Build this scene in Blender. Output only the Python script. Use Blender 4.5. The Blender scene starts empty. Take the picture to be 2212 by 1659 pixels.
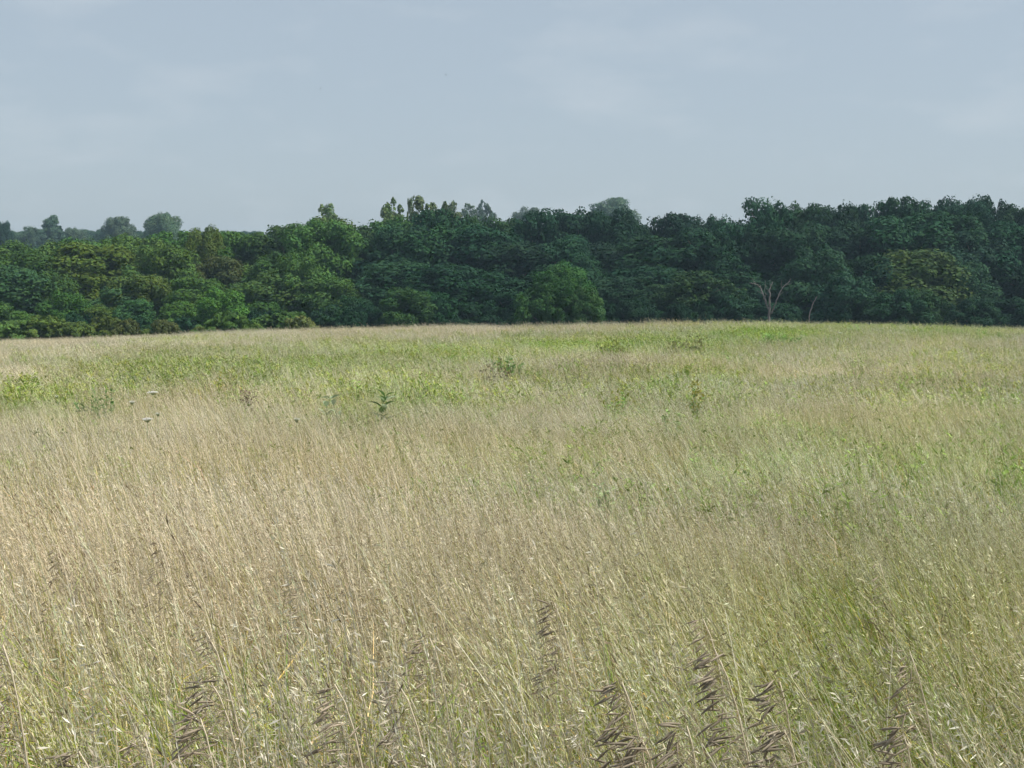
import bpy, math, random
import numpy as np
from mathutils import Vector, Matrix

# ------------------------------------------------------------------ scene, camera, sky, sun, exposure
S = bpy.context.scene
C = S.collection
CAM_Z = 1.75
F = 1334.0                      # focal length in pixels of a 1024 wide picture
HORIZON = 275.0                 # row of the true horizon, 768 rows in all
PITCH = math.atan((384.0 - HORIZON) / F)
cam_d = bpy.data.cameras.new('camera')
cam_d.sensor_width = 36.0
cam_d.lens = 36.0 * F / 1024.0
cam_d.clip_start = 0.05
cam_d.clip_end = 20000.0
cam = bpy.data.objects.new('camera', cam_d)
cam.location = (0, 0, CAM_Z)
cam.rotation_euler = (math.pi / 2 - PITCH, 0, 0)
C.objects.link(cam)
S.camera = cam

SUN_EL, SUN_AZ = 54.0, 100.0     # azimuth measured from straight ahead towards the right
w = bpy.data.worlds.new('World')
S.world = w
w.use_nodes = True
nt = w.node_tree
nt.nodes.clear()
def N(tree, kind, **kw):
    n = tree.nodes.new(kind)
    for k, v in kw.items():
        setattr(n, k, v)
    return n
sky = N(nt, 'ShaderNodeTexSky', sky_type='NISHITA', sun_disc=False)
sky.sun_elevation = math.radians(SUN_EL)
sky.sun_rotation = math.radians(SUN_AZ)
sky.altitude = 200
sky.air_density = 1.0
sky.dust_density = 2.0
sky.ozone_density = 1.0
# thin high veil of cloud over the whole sky, with faint soft puffs
tc = N(nt, 'ShaderNodeTexCoord')
mp = N(nt, 'ShaderNodeMapping')
mp.inputs['Scale'].default_value = (2.2, 2.2, 7.0)
mp.inputs['Location'].default_value = (3.1, 0.4, 1.7)
nz = N(nt, 'ShaderNodeTexNoise')
nz.inputs['Scale'].default_value = 4.2
nz.inputs['Detail'].default_value = 6
nz.inputs['Roughness'].default_value = 0.55
rmp = N(nt, 'ShaderNodeMapRange')
rmp.inputs['From Min'].default_value = 0.49
rmp.inputs['From Max'].default_value = 0.80
rmp.inputs['To Min'].default_value = 0.0
rmp.inputs['To Max'].default_value = 0.36
veil = N(nt, 'ShaderNodeMix', data_type='RGBA')
veil.inputs['Factor'].default_value = 0.70
veil.inputs['B'].default_value = (4.85, 5.66, 6.38, 1)
puff = N(nt, 'ShaderNodeMix', data_type='RGBA')
puff.inputs['B'].default_value = (6.3, 6.8, 7.2, 1)
bg = N(nt, 'ShaderNodeBackground')
bg.inputs['Strength'].default_value = 0.084
out = N(nt, 'ShaderNodeOutputWorld')
L = nt.links.new
L(tc.outputs['Generated'], mp.inputs['Vector'])
L(mp.outputs['Vector'], nz.inputs['Vector'])
L(nz.outputs['Fac'], rmp.inputs['Value'])
L(sky.outputs['Color'], veil.inputs['A'])
L(veil.outputs['Result'], puff.inputs['A'])
L(rmp.outputs['Result'], puff.inputs['Factor'])
L(puff.outputs['Result'], bg.inputs['Color'])
L(bg.outputs['Background'], out.inputs['Surface'])

sun_d = bpy.data.lights.new('sun', 'SUN')
sun_d.energy = 5.0
sun_d.angle = math.radians(0.53)
sun_d.color = (1.0, 0.955, 0.88)
sun = bpy.data.objects.new('sun', sun_d)
el, az = math.radians(SUN_EL), math.radians(SUN_AZ)
to_sun = Vector((math.cos(el) * math.sin(az), math.cos(el) * math.cos(az), math.sin(el)))
sun.rotation_euler = to_sun.to_track_quat('Z', 'Y').to_euler()
sun.location = (60, 30, 80)
C.objects.link(sun)

S.view_settings.view_transform = 'Standard'
S.view_settings.look = 'None'
S.view_settings.exposure = 0.32
S.view_settings.gamma = 1.0
S.view_settings.use_curve_mapping = False
S.render.engine = 'CYCLES'
cy = S.cycles
cy.max_bounces = 4
cy.diffuse_bounces = 2
cy.glossy_bounces = 1
cy.transmission_bounces = 3
cy.transparent_max_bounces = 4
cy.volume_bounces = 0
cy.debug_use_spatial_splits = True
cy.caustics_reflective = False
cy.caustics_refractive = False
cy.use_denoising = True
cy.denoiser = 'OPENIMAGEDENOISE'
cy.use_adaptive_sampling = True
cy.adaptive_threshold = 0.045
cy.adaptive_min_samples = 16

# ------------------------------------------------------------------ helpers
rng = np.random.default_rng(11)

def ray(px, py):
    """Direction with unit forward (y) part through a point given on a 2212 x 1659 picture."""
    u = (px - 1106.0) / 2212.0 * 1024.0 / F
    v = (829.5 - py) / 2212.0 * 1024.0 / F
    c, s = math.cos(PITCH), math.sin(PITCH)
    y = c + v * s
    return u / y, (v * c - s) / y

def at(px, py, d):
    a, b = ray(px, py)
    return Vector((a * d, d, CAM_Z + b * d))

def project(x, y, z):
    c, s = math.cos(PITCH), math.sin(PITCH)
    dz = z - CAM_Z
    depth = y * c - dz * s
    depth = np.maximum(depth, 0.1)
    u = x / depth
    v = (y * s + dz * c) / depth
    return 1106.0 + u * F * 2212 / 1024, 829.5 - v * F * 2212 / 1024

# value noise (numpy)
_tab = np.random.default_rng(5).random((256, 256))
def noise2(x, y, sc, seed=0):
    x = np.asarray(x, float) / sc + seed * 17.31
    y = np.asarray(y, float) / sc + seed * 9.77
    xi, yi = np.floor(x).astype(int), np.floor(y).astype(int)
    fx, fy = x - xi, y - yi
    fx, fy = fx * fx * (3 - 2 * fx), fy * fy * (3 - 2 * fy)
    g = lambda a, b: _tab[a & 255, b & 255]
    return (g(xi, yi) * (1 - fx) + g(xi + 1, yi) * fx) * (1 - fy) + (g(xi, yi + 1) * (1 - fx) + g(xi + 1, yi + 1) * fx) * fy
def fbm(x, y, sc, seed=0):
    return 0.55 * noise2(x, y, sc, seed) + 0.3 * noise2(x, y, sc / 2.1, seed + 3) + 0.15 * noise2(x, y, sc / 4.7, seed + 7)

def smooth(a, b, t):
    t = np.clip((t - a) / (b - a), 0, 1)
    return t * t * (3 - 2 * t)

# ground profile straight ahead: distance -> height
_PD = np.array([-4000, -60, -5, 0, 2.5, 5, 8, 12, 20, 30, 40, 60, 80, 95, 110, 130, 160, 200, 240, 300, 420, 600, 800, 1200, 9000.])
_PZ = np.array([1.0, 0.8, 0.12, 0.02, -0.03, -0.25, -0.52, -0.80, -1.30, -1.75, -2.10, -2.42, -2.50, -2.56, -3.0, -4.0, -5.8, -7.8, -9.0, -9.5, -3.0, 6.0, 12.0, 12.0, 12.0])
def _prof(y):
    y = np.asarray(y, float)
    k = 0.045 * np.abs(y) + 0.6
    return sum(wt * np.interp(y + o * k, _PD, _PZ) for o, wt in ((-1.4, .1), (-.7, .22), (0, .36), (.7, .22), (1.4, .1)))
def ground(x, y):
    x = np.asarray(x, float); y = np.asarray(y, float)
    lat = np.interp(x, [-120, -60, -36, -27, -20, -12, -5, 10, 22, 30, 38, 60, 120],
                    [-3.2, -2.6, -1.9, -1.15, -0.75, -0.48, -0.30, -0.03, 0.0, -0.13, -0.40, -0.9, -1.6])
    z = _prof(y) + lat * smooth(30, 95, y) * (1 - smooth(150, 400, y))
    # the left hand field runs on evenly down to the wood instead of ending at a crest
    z = z + (1 - smooth(-42, -12, x)) * (0.6 * smooth(95, 125, y) + 0.55 * smooth(110, 160, y)) * (1 - smooth(190, 280, y))
    z = z + (fbm(x, y, 9.0, 1) - 0.5) * 0.22 * smooth(4, 20, np.abs(y)) * (1 - smooth(95, 140, y))
    z = z + (fbm(x, y, 220.0, 2) - 0.5) * 6.0 * smooth(320, 700, y)
    return z
def gz(x, y):
    return float(ground(x, y))

def tag(o, label=None, cat=None, group=None, kind=None):
    if label: o['label'] = label
    if cat: o['category'] = cat
    if group: o['group'] = group
    if kind: o['kind'] = kind
    return o

def empty(name, loc, rz=0.0):
    o = bpy.data.objects.new(name, None)
    o.empty_display_size = 0.3
    o.location = loc
    o.rotation_euler = (0, 0, rz)
    C.objects.link(o)
    return o

def mesh_np(name, V, Fq, col=None, mat=None, smooth_faces=False):
    """V (n,3); Fq list of (k, array) blocks of faces with k corners; col (n,3) point colours."""
    me = bpy.data.meshes.new(name)
    V = np.asarray(V, np.float32)
    me.vertices.add(len(V)); me.vertices.foreach_set('co', V.ravel())
    blocks = [np.asarray(f, np.int32) for f in (Fq if isinstance(Fq, list) else [Fq]) if len(f)]
    nl = sum(b.size for b in blocks); nf = sum(len(b) for b in blocks)
    me.loops.add(nl); me.polygons.add(nf)
    me.loops.foreach_set('vertex_index', np.concatenate([b.ravel() for b in blocks]))
    tot = np.concatenate([np.full(len(b), b.shape[1], np.int32) for b in blocks])
    me.polygons.foreach_set('loop_start', np.concatenate([[0], np.cumsum(tot)[:-1]]).astype(np.int32))
    me.polygons.foreach_set('loop_total', tot)
    if smooth_faces:
        me.polygons.foreach_set('use_smooth', np.ones(nf, bool))
    me.update(calc_edges=True)
    if col is not None:
        a = me.attributes.new('col', 'FLOAT_COLOR', 'POINT')
        c4 = np.ones((len(V), 4), np.float32); c4[:, :3] = col
        a.data.foreach_set('color', c4.ravel())
    if mat: me.materials.append(mat)
    return me

def obj(name, me, parent=None):
    o = bpy.data.objects.new(name, me)
    C.objects.link(o)
    if parent: o.parent = parent
    return o

class MB:
    """Collects tubes, leaves and ribbons into one mesh with point colours."""
    def __init__(s): s.v = []; s.q = []; s.t = []; s.c = []; s.n = 0
    def add(s, V, q=None, t=None, col=(1, 1, 1)):
        V = np.asarray(V, float)
        s.v.append(V); c = np.asarray(col, float)
        s.c.append(np.broadcast_to(c, (len(V), 3)) if c.ndim == 1 else c)
        if q is not None and len(q): s.q.append(np.asarray(q) + s.n)
        if t is not None and len(t): s.t.append(np.asarray(t) + s.n)
        s.n += len(V)
    def tube(s, pts, rad, sides=6, col=(1, 1, 1)):
        pts = np.asarray(pts, float); n = len(pts)
        rad = np.broadcast_to(rad, (n,))
        d = np.gradient(pts, axis=0); d /= np.linalg.norm(d, axis=1)[:, None] + 1e-9
        ref = np.array([0.3, 0.9, 0.2]) if abs(d[0, 1]) < 0.8 else np.array([1.0, 0.1, 0.2])
        a = np.cross(d, ref); a /= np.linalg.norm(a, axis=1)[:, None]
        b = np.cross(d, a)
        th = np.arange(sides) / sides * 2 * math.pi
        V = pts[:, None] + rad[:, None, None] * (a[:, None] * np.cos(th)[None, :, None] + b[:, None] * np.sin(th)[None, :, None])
        q = [[i * sides + j, i * sides + (j + 1) % sides, (i + 1) * sides + (j + 1) % sides, (i + 1) * sides + j]
             for i in range(n - 1) for j in range(sides)]
        Vf = np.vstack([V.reshape(-1, 3), pts[-1:]])
        t = [[(n - 1) * sides + j, (n - 1) * sides + (j + 1) % sides, n * sides] for j in range(sides)]
        if np.ndim(col) == 2: col = np.vstack([np.repeat(col, sides, 0), col[-1:]])
        s.add(Vf, q, t, col)
    def ribbon(s, pts, wid, side, col):
        pts = np.asarray(pts, float); n = len(pts)
        wid = np.broadcast_to(wid, (n,))[:, None]
        side = np.asarray(side, float)
        V = np.empty((2 * n, 3)); V[0::2] = pts - side * wid * .5; V[1::2] = pts + side * wid * .5
        q = [[2 * i, 2 * i + 1, 2 * i + 3, 2 * i + 2] for i in range(n - 1)]
        col = np.asarray(col, float)
        if col.ndim == 2: col = np.repeat(col, 2, 0)
        s.add(V, q, None, col)
    def kites(s, P, A, B, col):
        """Many four-cornered leaves: centre P, long half axis A, short half axis B."""
        P, A, B = map(np.asarray, (P, A, B)); n = len(P)
        V = np.stack([P - A, P + B - .1 * A, P + A, P - B - .1 * A], 1).reshape(-1, 3)
        q = np.arange(4 * n).reshape(n, 4)
        s.add(V, q, None, np.repeat(np.asarray(col, float), 4, 0))
    def mesh(s, name, mat, smooth_faces=False):
        return mesh_np(name, np.vstack(s.v), ([np.vstack(s.q)] if s.q else []) + ([np.vstack(s.t)] if s.t else []), np.vstack(s.c), mat, smooth_faces)

# ------------------------------------------------------------------ materials
def leaf_material(name, trans, rough=0.6, tint='object', spec=0.25):
    m = bpy.data.materials.new(name); m.use_nodes = True
    t = m.node_tree; t.nodes.clear(); l = t.links.new
    at_ = N(t, 'ShaderNodeAttribute', attribute_name='col')
    mul = N(t, 'ShaderNodeMix', data_type='RGBA', blend_type='MULTIPLY'); mul.inputs['Factor'].default_value = 1
    l(at_.outputs['Color'], mul.inputs['A'])
    if tint == 'object':
        oi = N(t, 'ShaderNodeObjectInfo'); l(oi.outputs['Color'], mul.inputs['B'])
    else:
        oi = N(t, 'ShaderNodeAttribute', attribute_type='INSTANCER', attribute_name='tint'); l(oi.outputs['Color'], mul.inputs['B'])
    pr = N(t, 'ShaderNodeBsdfPrincipled')
    pr.inputs['Roughness'].default_value = rough
    pr.inputs['Specular IOR Level'].default_value = spec
    l(mul.outputs['Result'], pr.inputs['Base Color'])
    tr = N(t, 'ShaderNodeBsdfTranslucent'); l(mul.outputs['Result'], tr.inputs['Color'])
    mx = N(t, 'ShaderNodeMixShader'); mx.inputs['Fac'].default_value = trans
    l(pr.outputs['BSDF'], mx.inputs[1]); l(tr.outputs['BSDF'], mx.inputs[2])
    o = N(t, 'ShaderNodeOutputMaterial'); l(mx.outputs['Shader'], o.inputs['Surface'])
    return m

M_leaf = leaf_material('foliage', 0.22, rough=.75, spec=.08)
M_leaf_inst = leaf_material('foliage_scattered', 0.22, rough=.75, tint='inst', spec=.08)
M_grass = leaf_material('grass_blades', 0.27, rough=0.55, tint='inst', spec=0.3)
M_plant = leaf_material('plant', 0.3, rough=0.5)

def bark_material(name, c1, c2):
    m = bpy.data.materials.new(name); m.use_nodes = True
    t = m.node_tree; l = t.links.new
    pr = t.nodes['Principled BSDF']; pr.inputs['Roughness'].default_value = 0.9
    co = N(t, 'ShaderNodeTexCoord')
    mpn = N(t, 'ShaderNodeMapping'); mpn.inputs['Scale'].default_value = (6, 6, 1.2)
    n = N(t, 'ShaderNodeTexNoise'); n.inputs['Scale'].default_value = 2.0; n.inputs['Detail'].default_value = 5
    r = N(t, 'ShaderNodeValToRGB')
    r.color_ramp.elements[0].position = .35; r.color_ramp.elements[0].color = (*c1, 1)
    r.color_ramp.elements[1].position = .65; r.color_ramp.elements[1].color = (*c2, 1)
    bp = N(t, 'ShaderNodeBump'); bp.inputs['Distance'].default_value = .03
    l(co.outputs['Object'], mpn.inputs['Vector']); l(mpn.outputs['Vector'], n.inputs['Vector'])
    l(n.outputs['Fac'], r.inputs['Fac']); l(r.outputs['Color'], pr.inputs['Base Color'])
    l(n.outputs['Fac'], bp.inputs['Height']); l(bp.outputs['Normal'], pr.inputs['Normal'])
    return m
M_bark = bark_material('bark', (.05, .04, .03), (.12, .10, .08))
M_dead = bark_material('weathered_wood', (.07, .065, .063), (.21, .195, .19))

m = bpy.data.materials.new('soil_and_thatch'); m.use_nodes = True
t = m.node_tree; l = t.links.new
pr = t.nodes['Principled BSDF']; pr.inputs['Roughness'].default_value = 1.0; pr.inputs['Specular IOR Level'].default_value = 0.1
co = N(t, 'ShaderNodeTexCoord')
n1 = N(t, 'ShaderNodeTexNoise'); n1.inputs['Scale'].default_value = 0.15; n1.inputs['Detail'].default_value = 8
n2 = N(t, 'ShaderNodeTexNoise'); n2.inputs['Scale'].default_value = 12; n2.inputs['Detail'].default_value = 6
r1 = N(t, 'ShaderNodeValToRGB')
r1.color_ramp.elements[0].color = (.10, .13, .035, 1); r1.color_ramp.elements[0].position = .4
r1.color_ramp.elements[1].color = (.20, .165, .09, 1); r1.color_ramp.elements[1].position = .6
mm = N(t, 'ShaderNodeMix', data_type='RGBA', blend_type='MULTIPLY'); mm.inputs['Factor'].default_value = .7
bp = N(t, 'ShaderNodeBump'); bp.inputs['Distance'].default_value = .05
l(co.outputs['Object'], n1.inputs['Vector']); l(co.outputs['Object'], n2.inputs['Vector'])
l(n1.outputs['Fac'], r1.inputs['Fac']); l(r1.outputs['Color'], mm.inputs['A']); l(n2.outputs['Color'], mm.inputs['B'])
l(mm.outputs['Result'], pr.inputs['Base Color']); l(n2.outputs['Fac'], bp.inputs['Height']); l(bp.outputs['Normal'], pr.inputs['Normal'])
M_soil = m

# ------------------------------------------------------------------ the ground: one sheet to the horizon
def axis(lims):
    o = []
    for a, b, s_ in lims: o += list(np.arange(a, b, s_))
    return np.array(sorted(set(np.round(o, 3))))
gx = axis([(-6000, -1000, 500), (-1000, -200, 40), (-200, -60, 6), (-60, 60, 1.0), (60, 200, 6), (200, 1000, 40), (1000, 6001, 500)])
gy = axis([(-2000, -100, 200), (-100, -10, 10), (-10, 30, .5), (30, 130, 1.5), (130, 320, 5), (320, 1000, 20), (1000, 2000, 100), (2000, 9001, 500)])
X, Y = np.meshgrid(gx, gy)
Z = ground(X, Y)
V = np.stack([X.ravel(), Y.ravel(), Z.ravel()], 1)
nx, ny = len(gx), len(gy)
idx = np.arange(nx * ny).reshape(ny, nx)
Q = np.stack([idx[:-1, :-1], idx[:-1, 1:], idx[1:, 1:], idx[1:, :-1]], -1).reshape(-1, 4)
tag(obj('ground', mesh_np('ground', V, Q, None, M_soil, True)), kind='structure')

# ------------------------------------------------------------------ scattering on points (for uncountable stuff only)
def scatter(name, protos, P, rot, scl, idx, tint, label, cat):
    col = bpy.data.collections.new(name + '_sources')
    for i, me in enumerate(protos):
        col.objects.link(bpy.data.objects.new('%s_source_%02d' % (name, i), me))
    me = bpy.data.meshes.new(name)
    n = len(P)
    me.vertices.add(n); me.vertices.foreach_set('co', np.asarray(P, np.float32).ravel())
    a = me.attributes.new('rot', 'FLOAT_VECTOR', 'POINT'); a.data.foreach_set('vector', np.asarray(rot, np.float32).ravel())
    a = me.attributes.new('scl', 'FLOAT_VECTOR', 'POINT'); a.data.foreach_set('vector', np.asarray(scl, np.float32).ravel())
    a = me.attributes.new('idx', 'INT', 'POINT'); a.data.foreach_set('value', np.asarray(idx, np.int32))
    a = me.attributes.new('tint', 'FLOAT_COLOR', 'POINT')
    c4 = np.ones((n, 4), np.float32); c4[:, :3] = tint
    a.data.foreach_set('color', c4.ravel())
    o = obj(name, me)
    g = bpy.data.node_groups.new(name, 'GeometryNodeTree')
    g.interface.new_socket('Geometry', in_out='INPUT', socket_type='NodeSocketGeometry')
    g.interface.new_socket('Geometry', in_out='OUTPUT', socket_type='NodeSocketGeometry')
    gi = N(g, 'NodeGroupInput'); go = N(g, 'NodeGroupOutput')
    ci = N(g, 'GeometryNodeCollectionInfo'); ci.inputs['Collection'].default_value = col
    ci.inputs['Separate Children'].default_value = True; ci.inputs['Reset Children'].default_value = True
    ip = N(g, 'GeometryNodeInstanceOnPoints'); ip.inputs['Pick Instance'].default_value = True
    na = lambda nm, ty: (lambda q: (q.inputs['Name'].__setattr__('default_value', nm), q)[1])(N(g, 'GeometryNodeInputNamedAttribute', data_type=ty))
    r, s_, ix = na('rot', 'FLOAT_VECTOR'), na('scl', 'FLOAT_VECTOR'), na('idx', 'INT')
    er = N(g, 'FunctionNodeEulerToRotation')
    k = g.links.new
    k(gi.outputs[0], ip.inputs['Points']); k(ci.outputs[0], ip.inputs['Instance'])
    k(r.outputs['Attribute'], er.inputs[0]); k(er.outputs[0], ip.inputs['Rotation'])
    k(s_.outputs['Attribute'], ip.inputs['Scale']); k(ix.outputs['Attribute'], ip.inputs['Instance Index'])
    k(ip.outputs[0], go.inputs[0])
    md = o.modifiers.new('scatter', 'NODES'); md.node_group = g
    return tag(o, label, cat, kind='stuff')

# ------------------------------------------------------------------ trees
def unit(v):
    return v / (np.linalg.norm(v, axis=-1, keepdims=True) + 1e-9)

def leaf_cloud(mb, R, centre, rad, n, size, squash=0.95, out=None, tone=1.0, hue=0.0):
    d = unit(R.normal(size=(n, 3)) + np.array([0, 0, 0.35]))
    rr = rad * (0.62 + 0.45 * R.random(n) ** 0.7)
    P = centre + d * rr[:, None] * np.array([1, 1, squash])
    nrm = unit(d * 1.5 + R.normal(size=(n, 3)) * 0.5 + np.array([0, 0, 0.25]))
    a = unit(np.cross(nrm, R.normal(size=(n, 3))))
    a[:, 2] -= 0.25; a = unit(a)
    b = unit(np.cross(nrm, a))
    s = size * (0.6 + 0.8 * R.random(n))
    c = np.ones((n, 3)) * tone * (0.85 + 0.3 * R.random(n))[:, None]
    c *= 1 + (R.random((n, 1)) - 0.5) * np.array([[0.35, 0.05, -0.2]]) + hue * np.array([[0.5, 0.1, -0.2]])
    mb.kites(P, a * s[:, None] * .62, b * s[:, None] * .42, np.clip(c, 0.1, 3))

def crown_mesh(name, seed, H=16.0, W=10.0, base=0.16, nl=52, lobe=(1.0, 1.9), leaf=0.34, dens=46, power=2.2, peak=0.55, mat=None, open_=0.0, inner=700):
    """Crown of many leaf clumps hung round an egg shaped volume; also returns clump centres for the limbs."""
    R = np.random.default_rng(seed)
    mb = MB(); cs = []
    tries = 0
    while len(cs) < nl and tries < 4000:
        tries += 1
        lr = lobe[0] + (lobe[1] - lobe[0]) * R.random()
        zm = 1 - .88 * lr / H
        z = base + (zm - base) * R.random() ** 0.85
        tt = (z - base) / (zm + .03 - base)
        env = (1 - abs((tt - peak) / (peak if tt < peak else 1 - peak)) ** power) ** (1 / power) if 0 < tt < 1 else 0
        ang = R.random() * 2 * math.pi
        lump = 1 + 0.22 * math.sin(2 * ang + seed) + 0.16 * math.sin(3 * ang + 2.1 * seed + 5 * tt)
        k = (0.30 + 0.60 * R.random() ** 0.5)
        r = 0.5 * W * env * lump * k
        p = np.array([r * math.cos(ang), r * math.sin(ang), z * H])
        if any(np.linalg.norm((p - c[0])) < (0.62 + open_) * 0.5 * (lr + c[1]) for c in cs): continue
        cs.append((p, lr))
    for p, lr in cs:
        n = int(dens * lr ** 2 * 4)
        leaf_cloud(mb, R, p, lr, n, leaf, tone=0.85 + 0.3 * R.random(), hue=R.normal() * .08)
        # looser twigs that break the outline
        for _ in range(3):
            q = p + unit(R.normal(size=3) + np.array([0, 0, .5]) + (p - np.array([0, 0, H * .5])) / H) * lr * (0.72 + .25 * R.random())
            leaf_cloud(mb, R, q, lr * (0.34 + .18 * R.random()), int(dens * .6), leaf * .85)
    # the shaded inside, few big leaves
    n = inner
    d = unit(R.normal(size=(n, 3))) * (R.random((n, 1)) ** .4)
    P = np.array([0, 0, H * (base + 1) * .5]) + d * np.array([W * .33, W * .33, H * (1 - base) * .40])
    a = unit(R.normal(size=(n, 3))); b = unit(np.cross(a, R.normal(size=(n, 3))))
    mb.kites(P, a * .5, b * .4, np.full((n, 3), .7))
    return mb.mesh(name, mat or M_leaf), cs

def trunk_mesh(name, seed, cs, H, r0=0.28, mat=None):
    R = np.random.default_rng(seed + 99)
    mb = MB()
    lean = R.normal(size=2) * .25
    top = np.array([lean[0], lean[1], H * .82])
    ts = np.linspace(0, 1, 8)
    pts = np.stack([top[0] * ts + .12 * np.sin(ts * 5 + seed), top[1] * ts + .12 * np.cos(ts * 4 + seed), -0.5 + (top[2] + .5) * ts], 1)
    mb.tube(pts, r0 * (1.35 - 1.2 * ts ** .8), 7)
    for p, lr in cs[::3]:
        t0 = np.clip(p[2] / H - .22, .12, .8)
        k = (t0 * H + .5) / (top[2] + .5)
        s = np.array([np.interp(k, ts, pts[:, i]) for i in range(3)])
        mid = (s + p) / 2 + np.array([0, 0, -.3]) + R.normal(size=3) * .2
        u = np.linspace(0, 1, 5)[:, None]
        c = (1 - u) ** 2 * s + 2 * u * (1 - u) * mid + u ** 2 * p
        mb.tube(c, np.linspace(r0 * .38, .03, 5), 5)
    return mb.mesh(name, mat or M_bark, True)

SPEC = {}
def species(key, n, H, **kw):
    r0 = kw.pop('r0', .28)
    L_ = []
    for i in range(n):
        seed = sum(ord(ch) for ch in key) * 7 + i * 13
        me, cs = crown_mesh(key + '_crown', seed, H=H, **kw)
        L_.append((me, trunk_mesh(key + '_trunk', seed, cs, H, r0)))
    SPEC[key] = (L_, H, kw['W'])
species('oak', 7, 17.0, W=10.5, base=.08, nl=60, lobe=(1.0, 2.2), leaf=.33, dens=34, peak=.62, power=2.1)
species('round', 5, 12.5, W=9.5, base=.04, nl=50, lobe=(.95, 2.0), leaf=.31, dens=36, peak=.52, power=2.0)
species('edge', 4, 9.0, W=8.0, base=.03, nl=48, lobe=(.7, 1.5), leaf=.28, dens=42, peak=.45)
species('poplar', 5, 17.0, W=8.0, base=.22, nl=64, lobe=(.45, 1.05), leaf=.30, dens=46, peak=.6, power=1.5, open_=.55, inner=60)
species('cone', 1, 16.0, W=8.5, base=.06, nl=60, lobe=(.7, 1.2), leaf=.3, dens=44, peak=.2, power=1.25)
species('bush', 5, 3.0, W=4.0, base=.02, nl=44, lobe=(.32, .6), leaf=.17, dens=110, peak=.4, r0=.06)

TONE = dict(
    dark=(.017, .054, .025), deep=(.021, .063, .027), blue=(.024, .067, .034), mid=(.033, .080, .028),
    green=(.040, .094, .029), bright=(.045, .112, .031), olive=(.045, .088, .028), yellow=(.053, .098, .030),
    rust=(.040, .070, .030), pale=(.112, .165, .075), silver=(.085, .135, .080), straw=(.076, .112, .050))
_cnt = {}
def place_tree(name, key, px, top, wpx, d, tone, label, cat='tree', group=None, base_sink=0.0, rz=None):
    """Stand a tree of a kind at distance d so that its crown is wpx wide and as tall as its place in the wood asks."""
    R = np.random.default_rng(int(px * 3 + top * 7 + d * 11) % 100000)
    lst, H, W = SPEC[key]
    i = _cnt.get(key, 0); _cnt[key] = i + 1
    cme, tme = lst[i % len(lst)]
    if cat == 'tree' and group and 'hazy' not in group and 'pair' not in group and 'skyline of' not in group.replace('below the skyline', ''):
        px, top, d, wpx = px + R.normal() * 14, top + R.normal() * 17, d + R.normal() * 3.5, wpx * R.uniform(.8, 1.3)
    p = at(px, top, d)
    z0 = gz(p.x, d) - base_sink
    h = max(p.z - z0, .5)
    wid = wpx * d / (F * 2212 / 1024) * 1.08
    r = empty(name, (p.x, d, z0), R.random() * 6.28 if rz is None else rz)
    r.scale = (wid / W, wid / W, h / H)
    tag(r, label, cat, group)
    warm = float(1 - smooth(350, 1050, px)) if cat == 'tree' and d < 300 else 0.0     # other, paler kinds at the left end, stronger sunlight there also coloured in
    c = obj('crown' if cat == 'tree' else 'foliage', cme, r)
    v = R.normal(size=3) * .06
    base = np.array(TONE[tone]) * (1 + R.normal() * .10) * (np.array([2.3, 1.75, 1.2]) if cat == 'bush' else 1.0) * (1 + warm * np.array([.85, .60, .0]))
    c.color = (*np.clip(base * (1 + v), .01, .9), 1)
    obj('trunk' if cat == 'tree' else 'stem', tme, r)
    return r

LAND = [(15, 'the left edge'), (110, 'the hazy cone-topped tree'), (255, 'the ragged hazy tree'), (350, 'the pointed hazy tree'),
        (490, 'the bright round bush'), (650, 'the yellow crest bush'), (705, 'the pale fork-topped tree'), (905, 'the pale feathery treetops'),
        (1030, 'the twin slim hazy trees'), (1210, 'the bright tree mid-wood'), (1320, 'the hazy dome tree'), (1500, 'the low skyline dip'),
        (1655, 'the bare dead snag'), (1752, 'the leaning dead stub'), (1848, 'the pale crest weed'), (1990, 'the brownish tree at right'),
        (2195, 'the right edge')]
TW = dict(dark='dark green', deep='deep green', blue='blue-green', mid='mid green', green='fresh green', bright='bright green', olive='olive green',
          yellow='yellow-green', rust='russet green', pale='pale green', silver='silvery green', straw='straw-tinted green')
def rank(rows, phrase, noun, name, key, group, used=set()):
    rows = sorted(rows)
    xs = [r[0] for r in rows]
    near = {lm[1]: min(range(len(xs)), key=lambda i: abs(xs[i] - lm[0])) for lm in LAND}
    for i, (px, top, wpx, d, tone) in enumerate(rows):
        best = min(LAND, key=lambda lm: (abs(near[lm[1]] - i), abs(lm[0] - px)))
        k = i - near[best[1]]
        off = {0: 'in line with', 1: 'one right of', -1: 'one left of', 2: 'two right of', -2: 'two left of'}.get(k, 'well %s of' % ('right' if k > 0 else 'left'))
        lab = '%s %s %s %s %s' % (TW[tone], noun, phrase, off, best[1])
        place_tree(name, key, px, top, wpx * (1.15 if key == 'round' or 'under' in phrase else .96), d, tone, lab, group=group)

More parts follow.
